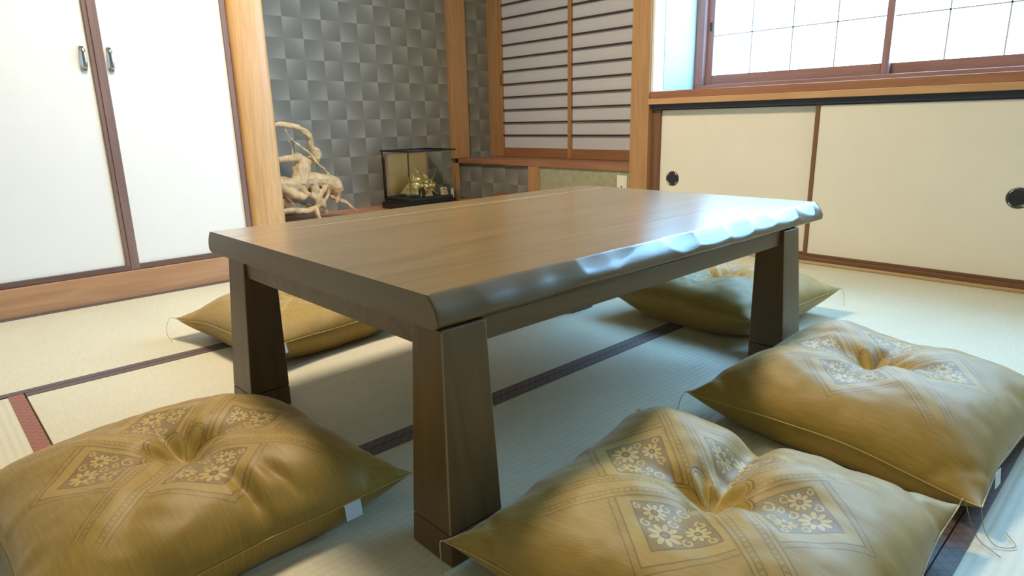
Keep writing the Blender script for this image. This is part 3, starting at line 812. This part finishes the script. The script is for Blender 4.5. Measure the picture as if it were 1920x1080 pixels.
# ------------------------------------------------------------------ root sculpture in the alcove
def dp(u, v, dy=0.0):
    """point of the root sculpture, measured on its own upright plane"""
    return (1.571 + .00334 * (u - 548) + .00036 * (410 - v), 3.44 + dy, .150 + .0029 * (410 - v) - .00035 * (u - 548))
limbs = [
    ([(505, 262, .03), (512, 250, .02), (522, 244, .01), (537, 243, 0), (553, 247, -.02), (568, 256, -.02), (576, 267, -.01), (578, 278, 0), (586, 288, 0), (589, 297, 0), (584, 304, .01), (572, 310, .01), (565, 318, 0)],
     [.008, .010, .012, .012, .013, .014, .014, .015, .018, .019, .019, .020, .024]),
    ([(500, 312, .03), (515, 309, .03), (528, 307, .02), (543, 305, .01), (556, 302, 0), (566, 310, 0)], [.012, .013, .014, .016, .018, .022]),
    ([(566, 305, 0), (565, 320, 0), (563, 335, 0), (560, 350, 0)], [.026, .030, .032, .040]),
    ([(515, 352, .02), (533, 354, 0), (547, 355, -.01), (561, 347, 0), (579, 342, 0), (596, 343, 0), (611, 344, -.01), (622, 352, -.02), (628, 364, -.02)], [.030, .032, .030, .036, .030, .026, .026, .028, .020]),
    ([(579, 342, 0), (585, 361, -.02), (588, 383, -.03), (585, 395, -.03), (563, 401, -.04), (544, 400, -.03), (525, 404, -.02)], [.026, .018, .015, .013, .012, .013, .012]),
    ([(561, 352, -.02), (564, 366, -.04), (580, 374, -.03), (588, 378, -.03)], [.022, .014, .012, .012]),
    ([(533, 356, 0), (540, 365, -.03), (556, 374, -.04), (566, 372, -.04)], [.026, .020, .016, .012]),
    ([(611, 348, -.01), (598, 361, -.03), (592, 375, -.03), (599, 390, -.03), (604, 396, -.02)], [.020, .013, .012, .014, .010]),
    ([(609, 358, -.01), (607, 373, -.02), (598, 384, -.03)], [.014, .009, .010]),
    ([(626, 358, -.02), (627, 370, -.02), (624, 386, -.02)], [.018, .012, .009]),
    ([(617, 372, 0), (630, 379, .0), (644, 385, -.01), (654, 394, -.02), (662, 401, -.03)], [.014, .012, .010, .008, .005]),
    ([(533, 251, .0), (541, 266, -.01), (556, 280, -.02), (574, 294, -.03), (583, 307, -.03), (599, 320, -.02), (609, 330, -.01), (609, 340, 0)], [.003, .005, .005, .0055, .006, .007, .008, .012]),
    ([(541, 270, .02), (549, 282, .03), (550, 300, .02)], [.003, .004, .006]),
    ([(626, 329, .0), (629, 338, 0), (626, 349, -.01)], [.003, .004, .008]),
    ([(551, 320, .02), (553, 330, .02), (550, 350, .02)], [.007, .008, .014]),
    ([(537, 375, -.01), (543, 384, -.02), (547, 390, -.02)], [.010, .008, .006]),
    ([(636, 360, -.02), (630, 358, -.02), (622, 360, -.02)], [.003, .006, .01]),
    ([(530, 380, .03), (545, 390, .05), (575, 398, .05), (600, 400, .04), (612, 404, .02)], [.022, .022, .020, .018, .012]),
    ([(540, 356, .05), (560, 360, .07), (590, 356, .06), (612, 360, .04)], [.030, .034, .032, .022]),
    ([(600, 350, .05), (606, 378, .06), (600, 404, .05)], [.020, .018, .014]),
    ([(525, 360, .05), (530, 385, .06), (520, 410, .05)], [.022, .018, .016]),
    ([(585, 395, -.03), (586, 408, -.05), (590, 418, -.06)], [.012, .011, .010]),
]
bm = bmesh.new()
for path, rad in limbs:
    pr = spline([dp(u, v, d) + (r,) for (u, v, d), r in zip(path, rad)], 5)
    tube_bm([p[:3] for p in pr], [p[3] * (1.5 if p[3] > .017 else 1.3 if p[3] > .0085 else 1.1) for p in pr], 10, bm)
    for p in (pr[0], pr[-1]):
        bmesh.ops.create_icosphere(bm, subdivisions=1, radius=p[3] * .98, matrix=Matrix.Translation(p[:3]))
# blocky lower mass the roots stand on
root_s = obj('root_sculpture', bm, M['driftwood'], None, True)
md = root_s.modifiers.new('remesh', 'REMESH'); md.mode = 'VOXEL'; md.voxel_size = 0.0042; md.use_smooth_shade = True
tx = bpy.data.textures.new('bark', 'CLOUDS'); tx.noise_scale = 0.030
dm = root_s.modifiers.new('bark', 'DISPLACE'); dm.texture = tx; dm.strength = 0.013; dm.mid_level = 0.55; dm.texture_coords = 'LOCAL'
zmin = min((v.co.z for v in root_s.data.vertices)) + root_s.location.z
root_s.location.z += 0.1195 - zmin + 0.004
tag(root_s, 'gnarled bleached tree root ornament standing in the alcove', 'sculpture')

# ------------------------------------------------------------------ glass case with the golden helmet
CX0, CX1, CY0, CY1 = 2.300, 2.660, 3.340, 3.640
F0 = 0.1185
case = tag(empty('display_case', ((CX0 + CX1) / 2, (CY0 + CY1) / 2, F0)), 'black-edged glass display case standing in the alcove', 'display case')
box('plinth', (CX0 - .014, CY0 - .014, F0), (CX1 + .014, CY1 + .014, 0.160), M['black'], case, 0.004)
box('base', (CX0, CY0, 0.160), (CX1, CY1, 0.176), M['black'], case, 0.002)
box('dais', (CX0 + .015, CY0 + .015, 0.176), (CX1 - .015, CY1 - .015, 0.196), M['greenblack'], case, 0.003)
bm = bmesh.new()
for lo, hi in (((CX0 - .006, CY0 - .006, .480), (CX1 + .006, CY0 + .010, .490)), ((CX0 - .006, CY1 - .010, .480), (CX1 + .006, CY1 + .006, .490)),
               ((CX0 - .006, CY0 + .010, .480), (CX0 + .010, CY1 - .010, .490)), ((CX1 - .010, CY0 + .010, .480), (CX1 + .006, CY1 - .010, .490))):
    box_bm(lo, hi, 0, bm)
obj('top_frame', bm, M['black'], case)
for (x, y) in ((CX0, CY0), (CX0, CY1 - .006), (CX1 - .006, CY1 - .006)):
    th_ = 0.0022 if (x, y) == (CX0, CY0) else 0.006
    box('corner_post', (x, y, .176), (x + th_, y + th_, .480), M['black'], case)
box('glass_pane', (CX0 + .003, CY0 + .0005, .176), (CX1 - .001, CY0 + .0022, .480), M['glass'], case)
box('glass_pane', (CX0 + .0005, CY0 + .003, .176), (CX0 + .0022, CY1 - .007, .480), M['glass'], case)
box('glass_pane', (CX1 - .0022, CY0 + .003, .176), (CX1 - .0005, CY1 - .007, .480), M['glass'], case)
box('glass_pane', (CX0 + .011, CY0 + .011, .483), (CX1 - .011, CY1 - .011, .4848), M['glass'], case)

scrn = tag(empty('gold_screen', (2.48, 3.615, .197)), 'gold folding screen with rosewood frame inside the glass case', 'folding screen')
box('gold_panel', (2.322, 3.612, .197), (2.478, 3.618, .462), M['goldleaf'], scrn)
box('gold_panel', (2.482, 3.612, .197), (2.626, 3.618, .462), M['goldleaf'], scrn)
for x in (2.310, 2.626): box('frame_bar', (x, 3.606, .197), (x + .014, 3.622, .470), M['pinkwood'], scrn, 0.001)
box('frame_bar', (2.324, 3.606, .461), (2.626, 3.622, .470), M['pinkwood'], scrn, 0.001)
box('frame_bar', (2.478, 3.608, .197), (2.482, 3.621, .461), M['dark_metal'], scrn)

# helmet
KX, KY, KZ = 2.462, 3.478, .1965
kab = tag(empty('helmet_ornament', (KX, KY, KZ)), 'golden ornamental warrior helmet with horned crest in the glass case', 'helmet')
RZ = Matrix.Translation((KX, KY, 0)) @ Matrix.Rotation(math.radians(18), 4, 'Z')
bm = bmesh.new()
lathe_bm([(0.0, .335), (.010, .334), (.030, .327), (.048, .312), (.057, .292), (.060, .272), (.057, .268)], 40, bm, RZ)
for f in bm.faces: f.smooth = True
obj('bowl', bm, M['gold'], kab)
for k in range(12):
    a = k * math.pi / 6
    pts = [RZ @ Vector((r * math.cos(a), r * math.sin(a), hh)) for r, hh in ((.010, .336), (.031, .329), (.049, .314), (.058, .293), (.061, .273))]
    obj('bowl_rib', tube_bm(pts, .0022, 6), M['gold_pale'], kab, True)
obj('finial', lathe_bm([(0, .350), (.006, .346), (.009, .340), (.010, .333), (0, .333)], 16, None, RZ), M['gold_pale'], kab, True)
def neck_band(r0, r1, z0, z1, a0, a1, mat, name):
    bm = bmesh.new(); n = 28; R_ = []
    for k in range(n + 1):
        a = a0 + (a1 - a0) * k / n
        R_.append([bm.verts.new(RZ @ Vector((r * math.cos(a), r * math.sin(a), z))) for r, z in ((r0, z0), (r1, z1), (r1 - .003, z1 - .001), (r0 - .003, z0))])
    for p0, p1 in zip(R_, R_[1:]):
        for k in range(4): bm.faces.new([p0[k], p0[(k + 1) % 4], p1[(k + 1) % 4], p1[k]])
    bm.faces.new(R_[0]); bm.faces.new(R_[-1][::-1])
    return obj(name, bm, mat, kab)
A0, A1 = math.radians(-35), math.radians(215)   # open towards the front
for k in range(4):
    neck_band(.058 + .012 * k, .074 + .012 * k, .278 - .015 * k, .260 - .015 * k, A0, A1, M['gold'] if k % 2 == 0 else M['gold_pale'], 'neck_guard_band')
# visor and turned-back side plates
neck_band(.058, .082, .276, .262, math.radians(218), math.radians(322), M['gold_pale'], 'visor')
for s_ in (-1, 1):
    a = math.radians(270 + s_ * 62); c = RZ @ Vector((.085 * math.cos(a), .085 * math.sin(a), .262))
    bm = bmesh.new(); bmesh.ops.create_icosphere(bm, subdivisions=3, radius=1.0, matrix=Matrix.Translation(c) @ Matrix.Rotation(math.radians(18 + s_ * 30), 4, 'Z') @ Matrix.Diagonal((.030, .010, .026, 1)))
    obj('side_plate', bm, M['gold'], kab, True)
    a = math.radians(270 + s_ * 18)
    # horn of the crest: a flat curved blade
    root_p = RZ @ Vector((s_ * .012, -.066, .285))
    pts = spline([tuple(RZ @ Vector(p)) for p in ((s_ * .010, -.066, .280), (s_ * .045, -.070, .292), (s_ * .085, -.066, .325), (s_ * .112, -.058, .372))], 7)
    bm = bmesh.new(); prev = None
    for k, p in enumerate(pts):
        f = k / (len(pts) - 1); w = .010 * math.sin(math.pi * (0.12 + .80 * f)) + .0015
        cur = [bm.verts.new(Vector(p) + Vector((-s_ * .3 * w, dy, w * sg))) for sg, dy in ((1, 0), (-1, 0), (-1, .0022), (1, .0022))]
        if prev:
            for q in range(4): bm.faces.new([prev[q], prev[(q + 1) % 4], cur[(q + 1) % 4], cur[q]])
        else: bm.faces.new(cur)
        prev = cur
    bm.faces.new(prev[::-1])
    obj('crest_horn', bm, M['gold_pale'] if s_ < 0 else M['silver'], kab)
# heavy chased bosses round the brow
for k, (a, r_, zz, q_) in enumerate(((228, .082, .262, .016), (246, .088, .258, .018), (264, .090, .260, .017), (283, .090, .257, .019), (301, .088, .261, .017), (319, .082, .263, .016), (205, .088, .250, .016), (336, .088, .250, .016), (255, .078, .281, .012), (290, .078, .281, .012))):
    c = RZ @ Vector((r_ * math.cos(math.radians(a)), r_ * math.sin(math.radians(a)), zz))
    bm = bmesh.new(); bmesh.ops.create_icosphere(bm, subdivisions=3, radius=q_, matrix=Matrix.Translation(c))
    for v in bm.verts: v.co += (v.co - c).normalized() * .0022 * math.sin(v.co.x * 900 + k) * math.sin(v.co.z * 900)
    obj('brow_boss', bm, M['gold'] if k % 2 else M['gold_pale'], kab, True)
# front crest boss
obj('crest_boss', lathe_bm([(0, .010), (.010, .009), (.016, .004), (.018, 0), (0, 0)], 20, None, RZ @ Matrix.Translation((0, -.066, .285)) @ Matrix.Rotation(math.pi / 2, 4, 'X')), M['gold'], kab, True)
# knotted cord: two loops and two tails
def kc(pts, r=.0055): return tube_bm(spline([tuple(RZ @ Vector(p)) for p in pts], 6), r, 8)
for s_ in (-1, 1):
    obj('cord_loop', kc([(0, -.075, .245), (s_ * .022, -.085, .258), (s_ * .048, -.082, .252), (s_ * .046, -.082, .236), (s_ * .020, -.084, .236), (0, -.075, .245)]), M['gold_pale'], kab, True)
    obj('cord_tail', kc([(0, -.075, .245), (s_ * .020, -.088, .228), (s_ * .040, -.092, .212), (s_ * .062, -.094, .2025)], .006), M['gold_pale'], kab, True)
# cloth-covered stand
def pyr(z0, z1, r0, r1): return hexa_bm([tuple(RZ @ Vector((x * r0, y * r0, z0))) for x, y in ((-1, -1), (1, -1), (1, 1), (-1, 1))], [tuple(RZ @ Vector((x * r1, y * r1, z1))) for x, y in ((-1, -1), (1, -1), (1, 1), (-1, 1))], .002)
obj('stand', pyr(.1970, .275, .058, .038), M['gold_pale'], kab)
bm = hexa_bm([tuple(RZ @ Vector(p)) for p in ((-.034, -.086, .1985), (.010, -.096, .1985), (.010, -.092, .1985), (-.034, -.082, .1985))],
             [tuple(RZ @ Vector(p)) for p in ((-.022, -.066, .246), (.018, -.072, .246), (.018, -.068, .246), (-.022, -.062, .246))], .001)
obj('hanging_cloth', bm, M['gold_pale'], kab)

kab.scale = (1.08, 1.08, 1.08)
np_ = tag(empty('nameplate', (2.592, 3.385, .1965)), 'small pale wooden nameplate beside the golden helmet', 'nameplate')
bm = hexa_bm([(2.566, 3.372, .1965), (2.618, 3.372, .1965), (2.618, 3.384, .1965), (2.566, 3.384, .1965)],
             [(2.566, 3.386, .246), (2.618, 3.386, .246), (2.618, 3.392, .246), (2.566, 3.392, .246)], .001)
obj('plate', bm, M['tagwood'], np_)
for x, z, w, hgt in ((2.594, .232, .010, .008), (2.596, .218, .007, .003), (2.594, .211, .009, .0025)):
    yy = 3.372 + (z - .1965) / .0495 * .014
    box('brush_mark', (x - w / 2, yy - .0012, z - hgt / 2), (x + w / 2, yy + .002, z + hgt / 2), M['ink'], np_)
cd = box('note_card', (2.632, 3.357, .1768), (2.652, 3.360, .236), M['card'])
tag(cd, 'blank white card standing at the right of the glass case', 'card')

# ------------------------------------------------------------------ small things on the wall and floor
rb = tag(empty('red_box', (2.90, 3.14, F0)), 'small red-orange box on the alcove floor, half hidden by the table', 'box')
box('body', (2.875, 3.095, F0), (2.945, 3.205, .168), M['red'], rb, 0.003)
box('lid', (2.872, 3.092, .168), (2.948, 3.208, .186), M['red'], rb, 0.003)
ol = tag(empty('wall_outlet', (2.950, 2.212, .262)), 'ivory outlet plate on the beige wall panel beside the corner post', 'outlet')
box('plate', (2.944, 2.178, .262), (2.952, 2.246, .347), M['plate'], ol, 0.002)
box('inner_plate', (2.9425, 2.188, .272), (2.9445, 2.236, .337), M['plate'], ol, 0.0008)
box('socket', (2.9420, 2.206, .281), (2.9430, 2.218, .287), M['ink'], ol)
